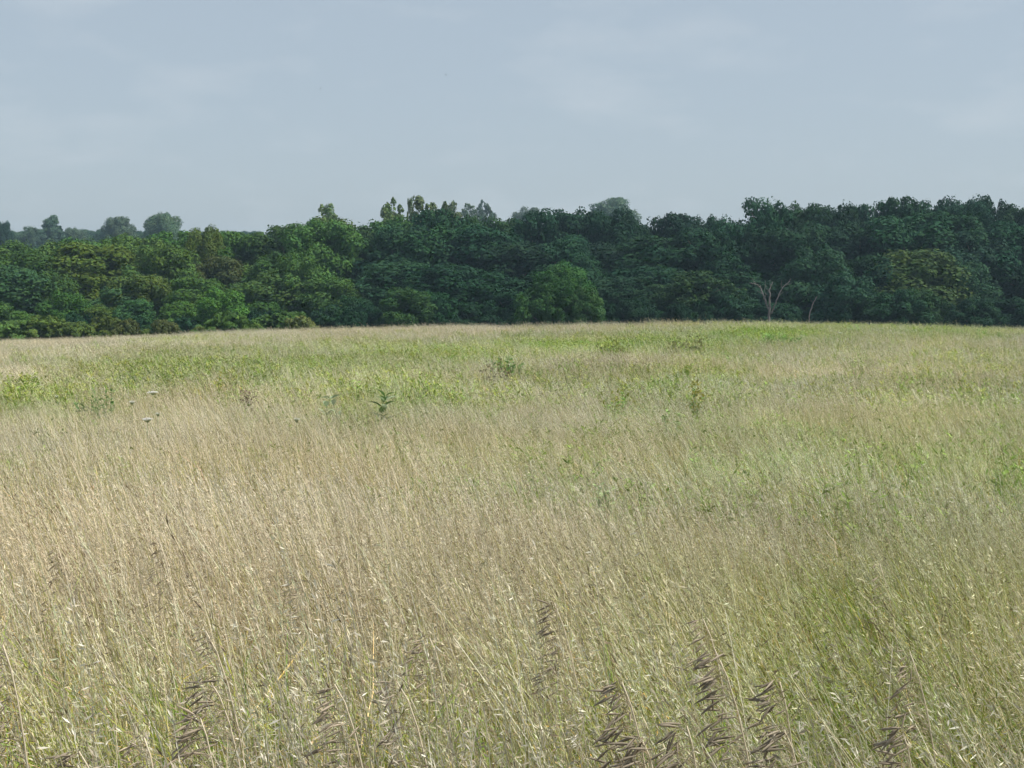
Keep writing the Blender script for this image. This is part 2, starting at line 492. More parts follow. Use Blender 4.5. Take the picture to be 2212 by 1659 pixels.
# rank by rank: (column, row of the top, crown width, distance, tone) read off a 2212 wide picture
SKY = [(-75, 522, 190, 232, 'mid'), (20, 518, 165, 228, 'mid'), (112, 524, 150, 236, 'green'), (205, 508, 165, 232, 'mid'), (290, 502, 160, 228, 'green'),
       (378, 499, 165, 234, 'mid'), (440, 488, 84, 226, 'olive'), (525, 500, 170, 232, 'green'), (612, 482, 180, 228, 'mid'), (700, 474, 165, 232, 'olive'),
       (785, 484, 150, 226, 'mid'), (868, 466, 170, 230, 'green'), (950, 452, 165, 226, 'deep'), (1035, 466, 165, 230, 'mid'), (1095, 472, 120, 234, 'green'),
       (1158, 450, 130, 224, 'dark'), (1238, 453, 165, 228, 'dark'), (1322, 447, 150, 222, 'dark'), (1398, 466, 150, 230, 'deep'), (1480, 459, 150, 226, 'dark'),
       (1540, 466, 95, 228, 'dark'), (1597, 486, 110, 224, 'deep'), (1650, 425, 150, 218, 'dark'), (1738, 443, 150, 222, 'deep'), (1812, 437, 140, 218, 'dark'),
       (1882, 432, 130, 222, 'deep'), (1952, 425, 140, 218, 'dark'), (2022, 428, 130, 222, 'dark'), (2088, 432, 120, 218, 'dark'), (2142, 421, 120, 222, 'dark'),
       (2215, 442, 140, 218, 'dark'), (2300, 436, 160, 222, 'dark')]
rank(SKY, 'on the skyline', 'oak', 'oak_tree', 'oak', 'oaks along the skyline of the wood')
SECOND = [(-40, 560, 170, 214, 'blue'), (55, 556, 160, 212, 'mid'), (130, 545, 140, 216, 'mid'), (212, 540, 150, 214, 'yellow'), (300, 540, 150, 212, 'mid'),
          (372, 545, 140, 216, 'green'), (452, 538, 140, 212, 'rust'), (530, 548, 140, 214, 'olive'), (612, 532, 150, 212, 'mid'), (700, 520, 160, 210, 'green'),
          (790, 524, 150, 212, 'deep'), (880, 510, 150, 210, 'blue'), (975, 505, 160, 210, 'deep'), (1065, 515, 150, 208, 'dark'), (1150, 505, 150, 208, 'dark'),
          (1245, 515, 150, 206, 'blue'), (1335, 505, 150, 206, 'dark'), (1430, 510, 150, 206, 'deep'), (1520, 505, 150, 206, 'dark'), (1605, 515, 130, 206, 'deep'),
          (1690, 490, 150, 204, 'dark'), (1775, 485, 150, 204, 'deep'), (1860, 480, 150, 202, 'dark'), (1945, 490, 150, 202, 'deep'), (2040, 478, 160, 202, 'deep'),
          (2125, 490, 140, 200, 'blue'), (2210, 495, 160, 200, 'dark'), (2300, 500, 150, 202, 'dark')]
rank(SECOND, 'under the skyline', 'oak', 'oak_tree', 'oak', 'oaks below the skyline of the wood')
THIRD = [(15, 575, 150, 201, 'blue'), (110, 590, 140, 199, 'mid'), (190, 600, 130, 200, 'mid'), (330, 590, 140, 200, 'olive'), (262, 612, 120, 197, 'blue'),
         (415, 590, 140, 200, 'mid'), (500, 592, 140, 199, 'rust'), (575, 590, 130, 199, 'mid'), (640, 568, 130, 198, 'green'), (705, 572, 110, 197, 'green'), (775, 580, 140, 197, 'dark'),
         (860, 575, 140, 196, 'blue'), (950, 575, 150, 196, 'dark'), (1040, 580, 150, 195, 'dark'), (1130, 575, 140, 195, 'deep'), (1235, 560, 160, 196, 'deep'),
         (1330, 575, 150, 193, 'blue'), (1420, 570, 140, 193, 'deep'), (1490, 575, 140, 192, 'mid'), (1580, 585, 140, 192, 'dark'), (1660, 575, 140, 192, 'dark'),
         (1745, 560, 150, 190, 'deep'), (1830, 575, 150, 188, 'blue'), (1915, 560, 150, 190, 'deep'), (1990, 545, 160, 188, 'olive'), (2080, 585, 140, 188, 'deep'),
         (2165, 575, 150, 188, 'dark'), (2250, 570, 150, 188, 'dark')]
THIRD = [q for i, q in enumerate(sorted(THIRD)) if i % 4 != 2]
rank(THIRD, 'halfway down the wood', 'tree', 'broadleaf_tree', 'round', 'broadleaf trees halfway down the wood wall')
FOOT = [(-10, 640, 110, 190, 'mid'), (70, 655, 110, 188, 'green'), (140, 640, 110, 190, 'mid'), (215, 650, 110, 188, 'olive'), (290, 645, 120, 189, 'blue'),
        (370, 650, 120, 188, 'mid'), (440, 660, 110, 187, 'deep'), (560, 655, 110, 187, 'mid'), (650, 660, 110, 186, 'deep'), (730, 655, 110, 185, 'dark'),
        (800, 650, 110, 184, 'dark'), (868, 632, 105, 183, 'mid'), (945, 618, 110, 183, 'deep'), (1020, 650, 110, 182, 'dark'), (1090, 655, 110, 182, 'dark'),
        (1345, 655, 110, 180, 'dark'), (1410, 640, 110, 180, 'deep'), (1495, 585, 130, 181, 'mid'), (1560, 640, 110, 178, 'deep'),
        (1610, 650, 90, 182, 'dark'), (1700, 652, 100, 182, 'deep'), (1785, 650, 110, 178, 'mid'), (1860, 590, 160, 179, 'blue'), (1940, 625, 110, 176, 'deep'),
        (2020, 640, 120, 175, 'mid'), (2100, 655, 110, 174, 'dark'), (2180, 650, 120, 174, 'dark'), (2260, 640, 120, 174, 'dark')]
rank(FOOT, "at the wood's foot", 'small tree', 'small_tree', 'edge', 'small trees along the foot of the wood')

# single trees that stand out
place_tree('bright_tree', 'edge', 1168, 602, 104, 172, 'bright', 'bright green lower rounded tree left in the pair before the dark wood', group='bright pair before the wood')
place_tree('bright_tree', 'round', 1216, 564, 118, 174, 'bright', 'tallest bright green tree standing forward of the dark mid-wood', group='bright pair before the wood')
place_tree('bright_tree', 'edge', 1268, 618, 84, 172, 'bright', 'low bright green tree on the right flank of the tallest bright tree', group='bright pair before the wood')
place_tree('bright_tree', 'edge', 478, 622, 118, 184, 'bright', 'bright green tree rising directly behind the bright round bush')
for px, top, wd, d, key, tone, lab in [
        (704, 440, 88, 262, 'poplar', 'pale', 'pale fork-topped tree rising alone above the olive skyline'),
        (850, 427, 84, 262, 'poplar', 'pale', 'pale ragged treetop leaning left, first of the feathery skyline cluster'),
        (886, 421, 30, 268, 'poplar', 'pale', 'slim pale spire between the feathery treetops on the skyline'),
        (918, 421, 104, 262, 'poplar', 'pale', 'tallest pale feathery treetop of the skyline cluster'),
        (970, 436, 76, 264, 'poplar', 'pale', 'pale feathery treetop just left of the twin slim hazy trees'),
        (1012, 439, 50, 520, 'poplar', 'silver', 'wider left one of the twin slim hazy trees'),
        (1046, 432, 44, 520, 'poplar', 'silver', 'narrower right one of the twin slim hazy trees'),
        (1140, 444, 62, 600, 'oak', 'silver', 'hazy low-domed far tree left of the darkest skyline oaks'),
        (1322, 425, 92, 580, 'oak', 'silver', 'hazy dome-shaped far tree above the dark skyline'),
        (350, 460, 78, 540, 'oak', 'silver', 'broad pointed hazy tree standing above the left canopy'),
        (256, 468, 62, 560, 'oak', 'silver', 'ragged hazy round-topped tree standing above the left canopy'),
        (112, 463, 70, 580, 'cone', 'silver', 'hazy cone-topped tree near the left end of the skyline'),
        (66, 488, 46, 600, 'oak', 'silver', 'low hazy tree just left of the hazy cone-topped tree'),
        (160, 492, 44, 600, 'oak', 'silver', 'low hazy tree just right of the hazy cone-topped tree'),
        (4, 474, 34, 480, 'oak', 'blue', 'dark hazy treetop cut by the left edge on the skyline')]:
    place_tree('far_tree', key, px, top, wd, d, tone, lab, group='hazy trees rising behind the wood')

# bushes along the edge of the field
for px, top, wd, d, tone, lab in [
        (18, 697, 110, 176, 'green', 'green bush at the left edge where field meets wood'),
        (92, 690, 120, 178, 'yellow', 'broad yellow-green bush second from the left edge'),
        (162, 703, 90, 174, 'olive', 'olive bush between two yellow-green bushes at the field edge'),
        (232, 690, 90, 176, 'yellow', 'tall yellow-green bush left of a russet bush'),
        (276, 697, 56, 173, 'rust', 'russet bush right of the tall yellow-green bush'),
        (352, 695, 46, 172, 'rust', 'narrow russet pointed bush standing alone at the field edge'),
        (318, 718, 30, 172, 'yellow', 'tiny yellow-green bush left of the narrow russet bush'),
        (428, 713, 36, 168, 'yellow', 'small yellow-green bush between narrow russet bush and bright round bush'),
        (494, 681, 112, 170, 'bright', 'bright round bush at the field edge'),
        (546, 705, 54, 168, 'green', 'low green bush tucked against the bright round bush'),
        (618, 678, 110, 176, 'mid', 'dark green rounded bush behind the yellow bush on the crest'),
        (652, 690, 58, 168, 'straw', 'yellow bush on the crest where the dark wood begins'),
        (-60, 690, 130, 176, 'green', 'green bush just past the left edge')]:
    place_tree('bush', 'bush', px, top - 7, wd * 1.1, d - 3, tone, lab, cat='bush', group='bushes along the field edge')

# dead trees
def crop3(cx, cy):
    return (1692 + cx / 2.4578) * .8534, (450 + cy / 2.4578) * .8534
def dead_wood(name, label, d, limbs, group=None):
    """limbs: list of (part name, [(cx, cy, radius in m, depth offset)])"""
    bx, by = crop3(*limbs[0][1][0][:2])
    b = at(bx, by, d); z0 = gz(b.x, d)
    r = empty(name, (b.x, d, z0)); tag(r, label, 'dead tree', group)
    for nm, pts in limbs:
        P = []; Rr = []
        for cx, cy, rad, dy in pts:
            q = at(*crop3(cx, cy), d + dy)
            P.append((q.x - b.x, q.y - d, q.z - z0)); Rr.append(rad * .6)
        if nm == 'trunk':
            P.insert(0, (P[0][0], P[0][1], -.3)); Rr.insert(0, Rr[0] * 1.3)
        P, Rr = np.array(P), np.array(Rr)
        n = len(P) * 4; u = np.linspace(0, 1, len(P)); uu = np.linspace(0, 1, n)
        Pi = np.stack([np.interp(uu, u, P[:, i]) for i in range(3)], 1)
        Pi[1:-1] += np.random.default_rng(len(P)).normal(size=(n - 2, 3)) * .035
        mb = MB(); mb.tube(Pi, np.interp(uu, u, Rr), 8)
        obj(nm, mb.mesh(nm, M_dead, True), r)
dead_wood('dead_snag', 'bare dead snag with forked pale limbs against the dark wood', 167, [
    ('trunk', [(624, 890, .26, 0), (626, 840, .24, 0), (630, 800, .22, 0), (629, 745, .18, 0), (628, 700, .14, 0), (638, 672, .11, 0), (648, 648, .09, 0)]),
    ('limb', [(622, 815, .2, 0), (606, 775, .17, .1), (590, 725, .15, .2), (575, 685, .13, .2), (556, 666, .11, 0), (530, 657, .10, 0), (505, 655, .07, 0)]),
    ('limb', [(575, 685, .10, .2), (572, 668, .05, .2)]),
    ('limb', [(640, 845, .15, -.2), (660, 795, .13, -.4), (682, 738, .11, -.5), (706, 690, .10, -.5), (735, 662, .09, -.5), (752, 645, .08, -.4), (760, 628, .07, -.4)]),
    ('limb', [(612, 790, .08, .1), (598, 700, .05, .3), (604, 640, .03, .4)]),
    ('twig', [(540, 660, .05, 0), (528, 640, .035, .2), (520, 628, .02, .3)]), ('twig', [(590, 725, .05, .2), (568, 712, .035, 0), (552, 704, .02, -.2)]),
    ('twig', [(630, 720, .05, 0), (612, 690, .035, -.3), (608, 668, .02, -.4)]), ('twig', [(682, 738, .05, -.5), (696, 722, .035, -.3), (716, 712, .02, -.2)]),
    ('twig', [(706, 690, .05, -.5), (700, 660, .035, -.6), (706, 636, .02, -.6)]), ('twig', [(735, 662, .045, -.5), (748, 664, .03, -.3), (766, 660, .02, -.3)]),
    ('twig', [(638, 672, .04, 0), (630, 655, .03, .2), (632, 636, .02, .2)])], group='dead trees')
dead_wood('dead_stub', 'thin leaning dead stub right of the forked snag', 171, [
    ('trunk', [(874, 893, .12, 0), (878, 845, .12, 0), (892, 808, .11, 0), (906, 772, .11, 0), (920, 745, .10, 0), (925, 738, .06, 0)])], group='dead trees')

# wood behind and beneath: one mass nobody could count
R = np.random.default_rng(3)
P, rot, scl, ix, tint = [], [], [], [], []
def add_pts(n, x0, x1, y0, y1, h, wd, tones, H, W, nproto, sink=.3):
    x = R.uniform(x0, x1, n); y = R.uniform(y0, y1, n)
    P.append(np.stack([x, y, ground(x, y) - sink], 1)); rot.append(np.stack([0 * x, 0 * x, R.random(n) * 6.28], 1))
    hh = R.uniform(*h, n) / H; ww = R.uniform(*wd, n) / W
    scl.append(np.stack([ww, ww, hh], 1)); ix.append(R.integers(0, nproto, n))
    tint.append(np.array([TONE[k] for k in tones])[R.integers(0, len(tones), n)] * R.uniform(.85, 1.15, (n, 1)))
def flush(name, protos, label, cat):
    scatter(name, protos, np.vstack(P), np.vstack(rot), np.vstack(scl), np.concatenate(ix), np.vstack(tint), label, cat)
    for q in (P, rot, scl, ix, tint): q.clear()
def inst_copy(me, mat):
    c = me.copy(); c.materials.clear(); c.materials.append(mat); return c
oak_i = [inst_copy(a[0], M_leaf_inst) for a in SPEC['oak'][0][:4]]
bush_i = [inst_copy(a[0], M_leaf_inst) for a in SPEC['bush'][0]]
edge_i = [inst_copy(a[0], M_leaf_inst) for a in SPEC['edge'][0]]
add_pts(420, -190, 190, 236, 330, (12.5, 15), (9, 12), ('mid', 'deep', 'green'), 16, 11, 4)
add_pts(240, -260, -95, 190, 330, (12, 15), (9, 12), ('mid', 'deep', 'green'), 16, 11, 4)
add_pts(200, 100, 260, 180, 330, (13, 16), (9, 12), ('dark', 'deep'), 16, 11, 4)
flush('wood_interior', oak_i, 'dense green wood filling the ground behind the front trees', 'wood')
add_pts(1700, -620, 620, 600, 1000, (12, 17), (10, 14), ('mid', 'blue', 'green'), 16, 11, 4)
add_pts(500, -420, 420, 400, 600, (9, 12), (10, 13), ('mid', 'blue', 'green'), 16, 11, 4)
flush('far_wood', oak_i, 'hazy blue-green wood on the far hillside', 'wood')
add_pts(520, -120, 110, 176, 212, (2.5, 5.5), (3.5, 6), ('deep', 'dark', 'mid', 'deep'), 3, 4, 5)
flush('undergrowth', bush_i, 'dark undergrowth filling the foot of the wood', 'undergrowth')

# ------------------------------------------------------------------ the meadow
TAN = np.array([.61, .52, .375]); PALE = np.array([.77, .71, .575]); GOLD = np.array([.50, .40, .13])
GREEN = np.array([.225, .305, .062]); OLIVE = np.array([.34, .33, .11]); BROWN = np.array([.22, .165, .105])

def stem_pts(R, b, h, lean, curve, n=5):
    u = np.linspace(0, 1, n)[:, None]
    top = np.array([lean[0], lean[1], 0]) * h
    side = np.array([curve[0], curve[1], 0]) * h
    return b + np.array([0, 0, h]) * u * (1 - .10 * u ** 3) + top * u + side * u ** 3

def tuft(mb, R, o0, n_stem, n_blade, hs, radius, wst, wbl, nspk, spk_len, dry=.8, blade_h=(.35, .6), fine=True, lum=1.0, hm=1.0):
    """A clump of brome: leaning straw stems with hanging seed spikelets over green and dry blades."""
    TAN, PALE, GOLD, BROWN = (q * lum for q in (globals()['TAN'], globals()['PALE'], globals()['GOLD'], globals()['BROWN']))
    for _ in range(n_stem):
        a, rr = R.random() * 6.28, radius * R.random() ** .5
        b = o0 + np.array([rr * math.cos(a), rr * math.sin(a), -.03])
        h = R.uniform(*hs) * hm
        lean = np.array([-.15, -.03]) + R.normal(size=2) * .085
        cur = np.array([-.10, -.02]) + R.normal(size=2) * .07
        if R.random() < .58: h *= R.uniform(.62, .9)
        if R.random() < .035: lean, h = lean * .4 + R.normal(size=2) * .22, h * 1.12
        pts = stem_pts(R, b, h, lean, cur, 5 if fine else 4)
        isd = R.random() < dry
        c1 = (PALE if R.random() < .5 else TAN) * R.uniform(.75, 1.12) if isd else OLIVE * R.uniform(.8, 1.2)
        c0 = (GOLD if R.random() < .6 else GREEN) * R.uniform(.7, 1.1)
        k = np.linspace(0, 1, len(pts))[:, None] ** .7
        th = R.random() * 3.14
        mb.ribbon(pts, np.linspace(1.0, .45, len(pts)) * wst, (math.cos(th), math.sin(th), 0), c0 * (1 - k) + c1 * k)
        if nspk:
            sc = (TAN if R.random() < .6 else PALE) * R.uniform(.7, 1.05) if R.random() < .84 else BROWN * R.uniform(.9, 1.5)
            m_ = int(nspk * R.uniform(.8, 1.3) * (1.9 if R.random() < .4 else .6))
            u = R.uniform(.68, 1.0, m_)
            us = np.linspace(0, 1, len(pts))
            p = np.stack([np.interp(u, us, pts[:, i]) for i in range(3)], 1)
            d = unit(np.stack([R.normal(-.55, .25, m_), R.normal(0, .35, m_), (R.normal(.55, .35, m_) if R.random() < .7 else R.normal(-.35, .3, m_))], 1))
            ln = spk_len * R.uniform(.6, 1.25, m_)
            off = (1.02 - u)[:, None] * h * .16 * R.random((m_, 1))
            s2 = unit(np.cross(d, R.normal(size=(m_, 3))))
            mb.kites(p + d * (off + ln[:, None] * .5), d * ln[:, None] * .5, s2 * ln[:, None] * .08,
                     sc * R.uniform(.75, 1.2, (m_, 1)))
    for _ in range(n_blade):
        a, rr = R.random() * 6.28, radius * R.random() ** .5
        b = o0 + np.array([rr * math.cos(a), rr * math.sin(a), -.03])
        h = R.uniform(*blade_h)
        lean = R.normal(size=2) * .25 + np.array([-.08, 0]); cur = R.normal(size=2) * .3 + np.array([-.1, 0])
        pts = stem_pts(R, b, h, lean, cur, 5 if fine else 4)
        pts[-1, 2] -= h * .15 * R.random()
        g = GREEN if R.random() > dry * .55 else (GOLD if R.random() < .6 else TAN)
        g = g * R.uniform(.65, 1.3) * np.array([R.uniform(.85, 1.5), 1, R.uniform(.6, 1.2)])
        th = R.random() * 3.14
        wd = np.array([.7, 1, .95, .6, .1])[:len(pts)] if fine else np.array([.8, 1, .8, .1])
        mb.ribbon(pts, wd * wbl, (math.cos(th), math.sin(th), .1), g)

def leafy(mb, R, o0, n_stem, hs, radius, nleaf, leaf, col=GREEN, flower=None, wst=.005):
    """Clump of leafy green weeds (goldenrod and the like)."""
    for _ in range(n_stem):
        a, rr = R.random() * 6.28, radius * R.random() ** .5
        b = o0 + np.array([rr * math.cos(a), rr * math.sin(a), -.03]); h = R.uniform(*hs)
        pts = stem_pts(R, b, h, R.normal(size=2) * .12, R.normal(size=2) * .08, 4)
        mb.ribbon(pts, np.linspace(1, .5, 4) * wst, (math.cos(a), math.sin(a), 0), col * .8)
        m_ = nleaf; u = R.uniform(.15, 1, m_); us = np.linspace(0, 1, 4)
        p = np.stack([np.interp(u, us, pts[:, i]) for i in range(3)], 1)
        az_ = R.random(m_) * 6.28
        d = unit(np.stack([np.cos(az_), np.sin(az_), R.normal(.55, .3, m_)], 1))
        ln = leaf * R.uniform(.6, 1.2, m_)
        s2 = unit(np.cross(d, np.array([0, 0, 1.0]) + R.normal(size=(m_, 3)) * .4))
        cc = col * R.uniform(.7, 1.3, (m_, 1))
        if flower is not None:
            cc = np.where((u > .86)[:, None], flower * R.uniform(.8, 1.2, (m_, 1)), cc)
        mb.kites(p + d * ln[:, None] * .5, d * ln[:, None] * .5, s2 * ln[:, None] * .13, cc)

def patch(seed, size, spacing, green, dry_fn, green_fn):
    """A piece of sward 'size' across made of jittered tufts, a share of them green."""
    R = np.random.default_rng(seed); mb = MB()
    n = int(round(size / spacing))
    for i in range(n):
        for j in range(n):
            o0 = np.array([(i + .5 + R.uniform(-.6, .6)) * spacing - size / 2, (j + .5 + R.uniform(-.6, .6)) * spacing - size / 2, 0])
            (green_fn if R.random() < green else dry_fn)(mb, R, o0)
    return mb.mesh('sward', M_grass)
LEVELS = (0.0, .16, .36, .60, .85)
def lum(R): return R.uniform(.72, 1.24)
def near_dry(mb, R, o): tuft(mb, R, o, R.integers(7, 17), 13, (.74, 1.08), .115, .0026, .0062, 11, .0185, lum=lum(R), hm=R.uniform(.72, 1.06))
def near_green(mb, R, o): tuft(mb, R, o, 4, 24, (.5, .85), .13, .0026, .0060, 8, .02, dry=.3, blade_h=(.35, .78), lum=lum(R))
def mid_dry(mb, R, o): tuft(mb, R, o, R.integers(7, 17), 10, (.72, 1.1), .19, .0038, .0075, 5, .026, fine=False, lum=lum(R), hm=R.uniform(.70, 1.06))
def mid_green(mb, R, o):
    if R.random() < .6: tuft(mb, R, o, 5, 16, (.5, .85), .22, .0042, .0085, 6, .03, dry=.3, blade_h=(.4, .75), fine=False)
    else: leafy(mb, R, o, 6, (.45, .8), .2, 14, .09, GREEN * R.uniform(.75, 1.1), None, .007)
def far_dry(mb, R, o): tuft(mb, R, o, R.integers(8, 18), 8, (.70, 1.1), .40, .0085, .017, 4, .055, fine=False, lum=lum(R), hm=R.uniform(.68, 1.08))
def far_green(mb, R, o):
    k = R.random()
    if k < .35: leafy(mb, R, o, 7, (.5, .92), .36, 12, .13, GREEN * np.array([1.2, 1.05, .9]) * R.uniform(.8, 1.15), np.array([.36, .35, .08]), .012)
    elif k < .8: leafy(mb, R, o, 7, (.45, .85), .36, 13, .13, GREEN * R.uniform(.8, 1.2), None, .012)
    else: tuft(mb, R, o, 7, 12, (.5, .9), .42, .0095, .019, 4, .05, dry=.4, blade_h=(.4, .75), fine=False)
def sward_set(seed, size, spacing, fd, fg, nv):
    return [patch(seed + 10 * k + v, size, spacing, g, fd, fg) for k, g in enumerate(LEVELS) for v in range(nv)]
NV = 3
near_s = sward_set(1000, .72, .12, near_dry, near_green, NV)
mid_s = sward_set(2000, 1.5, .21, mid_dry, mid_green, NV)
far_s = sward_set(3000, 3.2, .40, far_dry, far_green, NV)

# where it is green: soft patches of leafy growth (centre column, row, half width, half height, strength on a 2212 wide picture)
PATCH = [(60, 870, 110, 32, 1.0), (215, 845, 70, 45, .8), (420, 800, 330, 26, .85), (700, 792, 260, 28, .8), (620, 762, 560, 12, .5), (900, 760, 300, 22, .75),
         (1110, 750, 130, 18, .8), (1300, 745, 220, 20, .85), (1490, 738, 130, 20, 1.0), (1660, 725, 110, 16, 1.0), (1560, 765, 70, 28, .7), (1800, 712, 240, 10, .6),
         (2080, 712, 160, 12, .6), (830, 865, 200, 42, .65), (640, 850, 130, 30, .5), (1070, 830, 150, 22, .4), (1420, 850, 130, 38, .6), (1330, 825, 80, 22, .5),
         (30, 800, 120, 14, .4), (1180, 1075, 130, 70, .5), (1560, 1040, 110, 90, .3), (1870, 1260, 130, 80, 1.1), (1450, 1240, 120, 90, .4), (2050, 1390, 200, 120, .6),
         (2150, 1150, 160, 200, .35), (1900, 1550, 180, 130, .5), (1300, 1620, 220, 60, .8), (330, 1600, 320, 75, .8), (700, 1610, 240, 65, .8), (1000, 1600, 260, 70, .65), (120, 1380, 130, 60, .35), (1800, 1000, 300, 80, .3),
         (250, 735, 220, 6, .9), (1650, 1400, 120, 100, .35), (2150, 1600, 120, 120, .5), (950, 1250, 120, 60, .25)]
def greenness(x, y):
    px, py = project(x, y, ground(x, y) + .6)
    px = px + (fbm(x, y, 2.5 + .02 * y.mean(), 21) - .5) * 120
    py = py + (fbm(x, y, 2.5, 22) - .5) * 26
    g = np.zeros_like(px)
    for cx, cy_, sx, sy, k in PATCH:
        g = np.maximum(g, np.where(cy_ < 900, .76, .9) * k * np.exp(-(((px - cx) / sx) ** 2 + ((py - cy_) / sy) ** 2) * .9))
    g = g * (0.55 + 0.9 * fbm(x, y, 4.0, 23)) + 0.50 * (fbm(x, y, 4.0, 24) - .42)
    return np.clip(g + .15 * smooth(900, 2000, px), 0, 1)

G = np.random.default_rng(77)
def field_points(y0, y1, step, margin):
    """Jittered grid between two distances over the view's width and a margin beside it."""
    out = []
    for y in np.arange(y0, y1, step):
        hw = .44 * (y + step) + margin
        x = np.arange(-hw, hw, step) + G.uniform(0, step)
        out.append(np.stack([x + G.uniform(-.25, .25, len(x)) * step, y + step * .5 + G.uniform(-.25, .25, len(x)) * step], 1))
    return np.vstack(out)
def tint_of(x, y, g):
    """Natural drift in the straw's colour over the field."""
    n = len(x)
    f = fbm(x, y, 7.0, 31)[:, None]; e = fbm(x, y, 1.6, 32)[:, None]
    c = np.ones((n, 3)) * (0.70 + .46 * f + .20 * e)
    warm = fbm(x, y, 3.2, 33)[:, None] - .5
    c *= 1 + warm * np.array([[.16, .02, -.25]])
    c *= (1 - g[:, None] * np.array([[.20, .0, .30]]))
    return np.clip(c * G.uniform(.88, 1.12, (n, 1)), .2, 1.6)
def lay(name, sset, p, label, g=None):
    x, y = p[:, 0], p[:, 1]; n = len(x)
    if g is None: g = greenness(x, y)
    lev = np.clip(np.searchsorted([.09, .30, .55, .82], g + G.normal(0, .06, n)), 0, 4)
    ix_ = lev * NV + G.integers(0, NV, n)
    s_ = G.uniform(.95, 1.12, n)
    hz_ = s_ * (.74 + .36 * fbm(x, y, 5.0, 41) + .20 * fbm(x, y, 1.3, 42)) * (1 + .5 * smooth(80, 95, y) * np.maximum(0, G.random(n) - .8)) * (1 - .5 * hollow(x, y))
    upright = .13 * (1 - smooth(-.12, .12, x / np.maximum(y, 1))) * (1 - smooth(12, 40, y))
    sway = (1 - smooth(20, 70, y)) * .75 * (fbm(x, y, 1.7, 43) - .5); sway2 = .4 * (fbm(x, y, 1.9, 44) - .5)
    rot_ = np.stack([sway2, upright + sway + G.normal(0, .03, n), G.uniform(-.35, .35, n)], 1)
    scatter(name, sset, np.stack([x, y, ground(x, y)], 1), rot_, np.stack([s_, s_, hz_], 1), ix_, tint_of(x, y, g), label, 'grass')
def hollow(x, y):
    px, py = project(x, y, ground(x, y) + .5)
    return np.exp(-((px - 1880) / 90) ** 2 - ((py - 1270) / 55) ** 2)
gap = at(1872, 1290, 5.35)
p = field_points(1.2, 8.6, .53, 1.6); p = p[np.hypot((p[:, 0] - gap.x - .03) / 1.0, (p[:, 1] - 5.45) / 1.4) > .50]
lay('near_grass', near_s, p, 'tall straw-coloured grass with nodding seed heads nearest the viewer')
lay('middle_grass', mid_s, field_points(8.4, 28.0, 1.05, 3.0), 'tall straw-coloured grass mixed with green blades in mid-meadow')
lay('far_grass', far_s, field_points(27.5, 106.0, 2.3, 8.0), 'distant straw grass and bright green weed bands below the crest')
p = field_points(105, 186, 2.6, 4.0); p = p[p[:, 0] < -2]
gg = np.where(p[:, 1] > 146, .75 * fbm(p[:, 0], p[:, 1], 14, 51) + .25, .12 * fbm(p[:, 0], p[:, 1], 12, 52))
lay('slope_grass', far_s, p, 'straw grass on the slope running down to the left bushes', gg)

# ------------------------------------------------------------------ single plants in the meadow
def stand(px, py, d):
    """Foot of a plant whose middle shows at this place."""
    p = at(px, py, d)
    return p.x, d, gz(p.x, d)
def weed(name, px, top, wpx, d, col, label, cat='weed', n=16, leaf=.09, flower=None, group='weeds standing in the meadow', sink=9, lift=1.45):
    p = at(px, top + sink, d); z0 = gz(p.x, d); h = max(p.z - z0, .3)
    rad = wpx * d / (F * 2212 / 1024) * .65
    col = np.asarray(col) * lift
    R = np.random.default_rng(int(px + top))
    r = empty(name, (p.x, d, z0)); tag(r, label, cat, group)
    st, lf, fl = MB(), MB(), MB()
    for i in range(n):
        a, rr = R.random() * 6.28, rad * R.random() ** .5
        hh = h * R.uniform(.6, 1.0)
        pts = stem_pts(R, np.array([rr * .6 * math.cos(a), rr * .6 * math.sin(a), -.05]), hh, np.array([math.cos(a), math.sin(a)]) * rr * .4 / hh, R.normal(size=2) * .04, 5)
        st.tube(pts, np.linspace(.006, .003, 5) * max(1, d / 22), 4, np.asarray(col) * .7)
        m_ = 24; u = R.uniform(.35, 1, m_); us = np.linspace(0, 1, 5)
        p_ = np.stack([np.interp(u, us, pts[:, k]) for k in range(3)], 1)
        az_ = R.random(m_) * 6.28
        dd = unit(np.stack([np.cos(az_), np.sin(az_), R.normal(.4, .35, m_)], 1)); ln = leaf * R.uniform(.6, 1.25, m_)
        s2 = unit(np.cross(dd, np.array([0, 0, 1.0]) + R.normal(size=(m_, 3)) * .4))
        lf.kites(p_ + dd * ln[:, None] * .5, dd * ln[:, None] * .5, s2 * ln[:, None] * .2, np.asarray(col) * R.uniform(.7, 1.3, (m_, 1)))
        if flower is not None:
            q = pts[-1] + R.normal(size=(16, 3)) * np.array([.05, .05, .09]) * max(1, d / 25)
            A_ = unit(R.normal(size=(16, 3))); B_ = unit(np.cross(A_, R.normal(size=(16, 3))))
            fl.kites(q, A_ * .03 * max(1, d / 25), B_ * .02 * max(1, d / 25), np.asarray(flower) * R.uniform(.7, 1.2, (16, 1)))
    tag(obj('stem', st.mesh('stem', M_plant), r), kind='stuff'); tag(obj('leaves', lf.mesh('leaves', M_plant), r), kind='stuff')
    if flower is not None: tag(obj('flowers', fl.mesh('flowers', M_plant), r), kind='stuff')
    return r
DG = (.10, .19, .05); MG = (.17, .29, .06); YG = (.20, .31, .07); RB = (.24, .215, .13); OL = (.24, .25, .11)
weed('leafy_weed', 216, 800, 50, 26, DG, 'dark green leafy weed clump standing out of the left green patch', n=14)
weed('leafy_weed', 190, 830, 36, 25, (.08, .15, .04), 'lower green weed just left of the dark leafy weed clump', n=9)
weed('dock_plant', 1080, 776, 60, 41, RB, 'brown withered dock clump in the middle of the meadow', 'dock', n=9, flower=(.24, .21, .12))
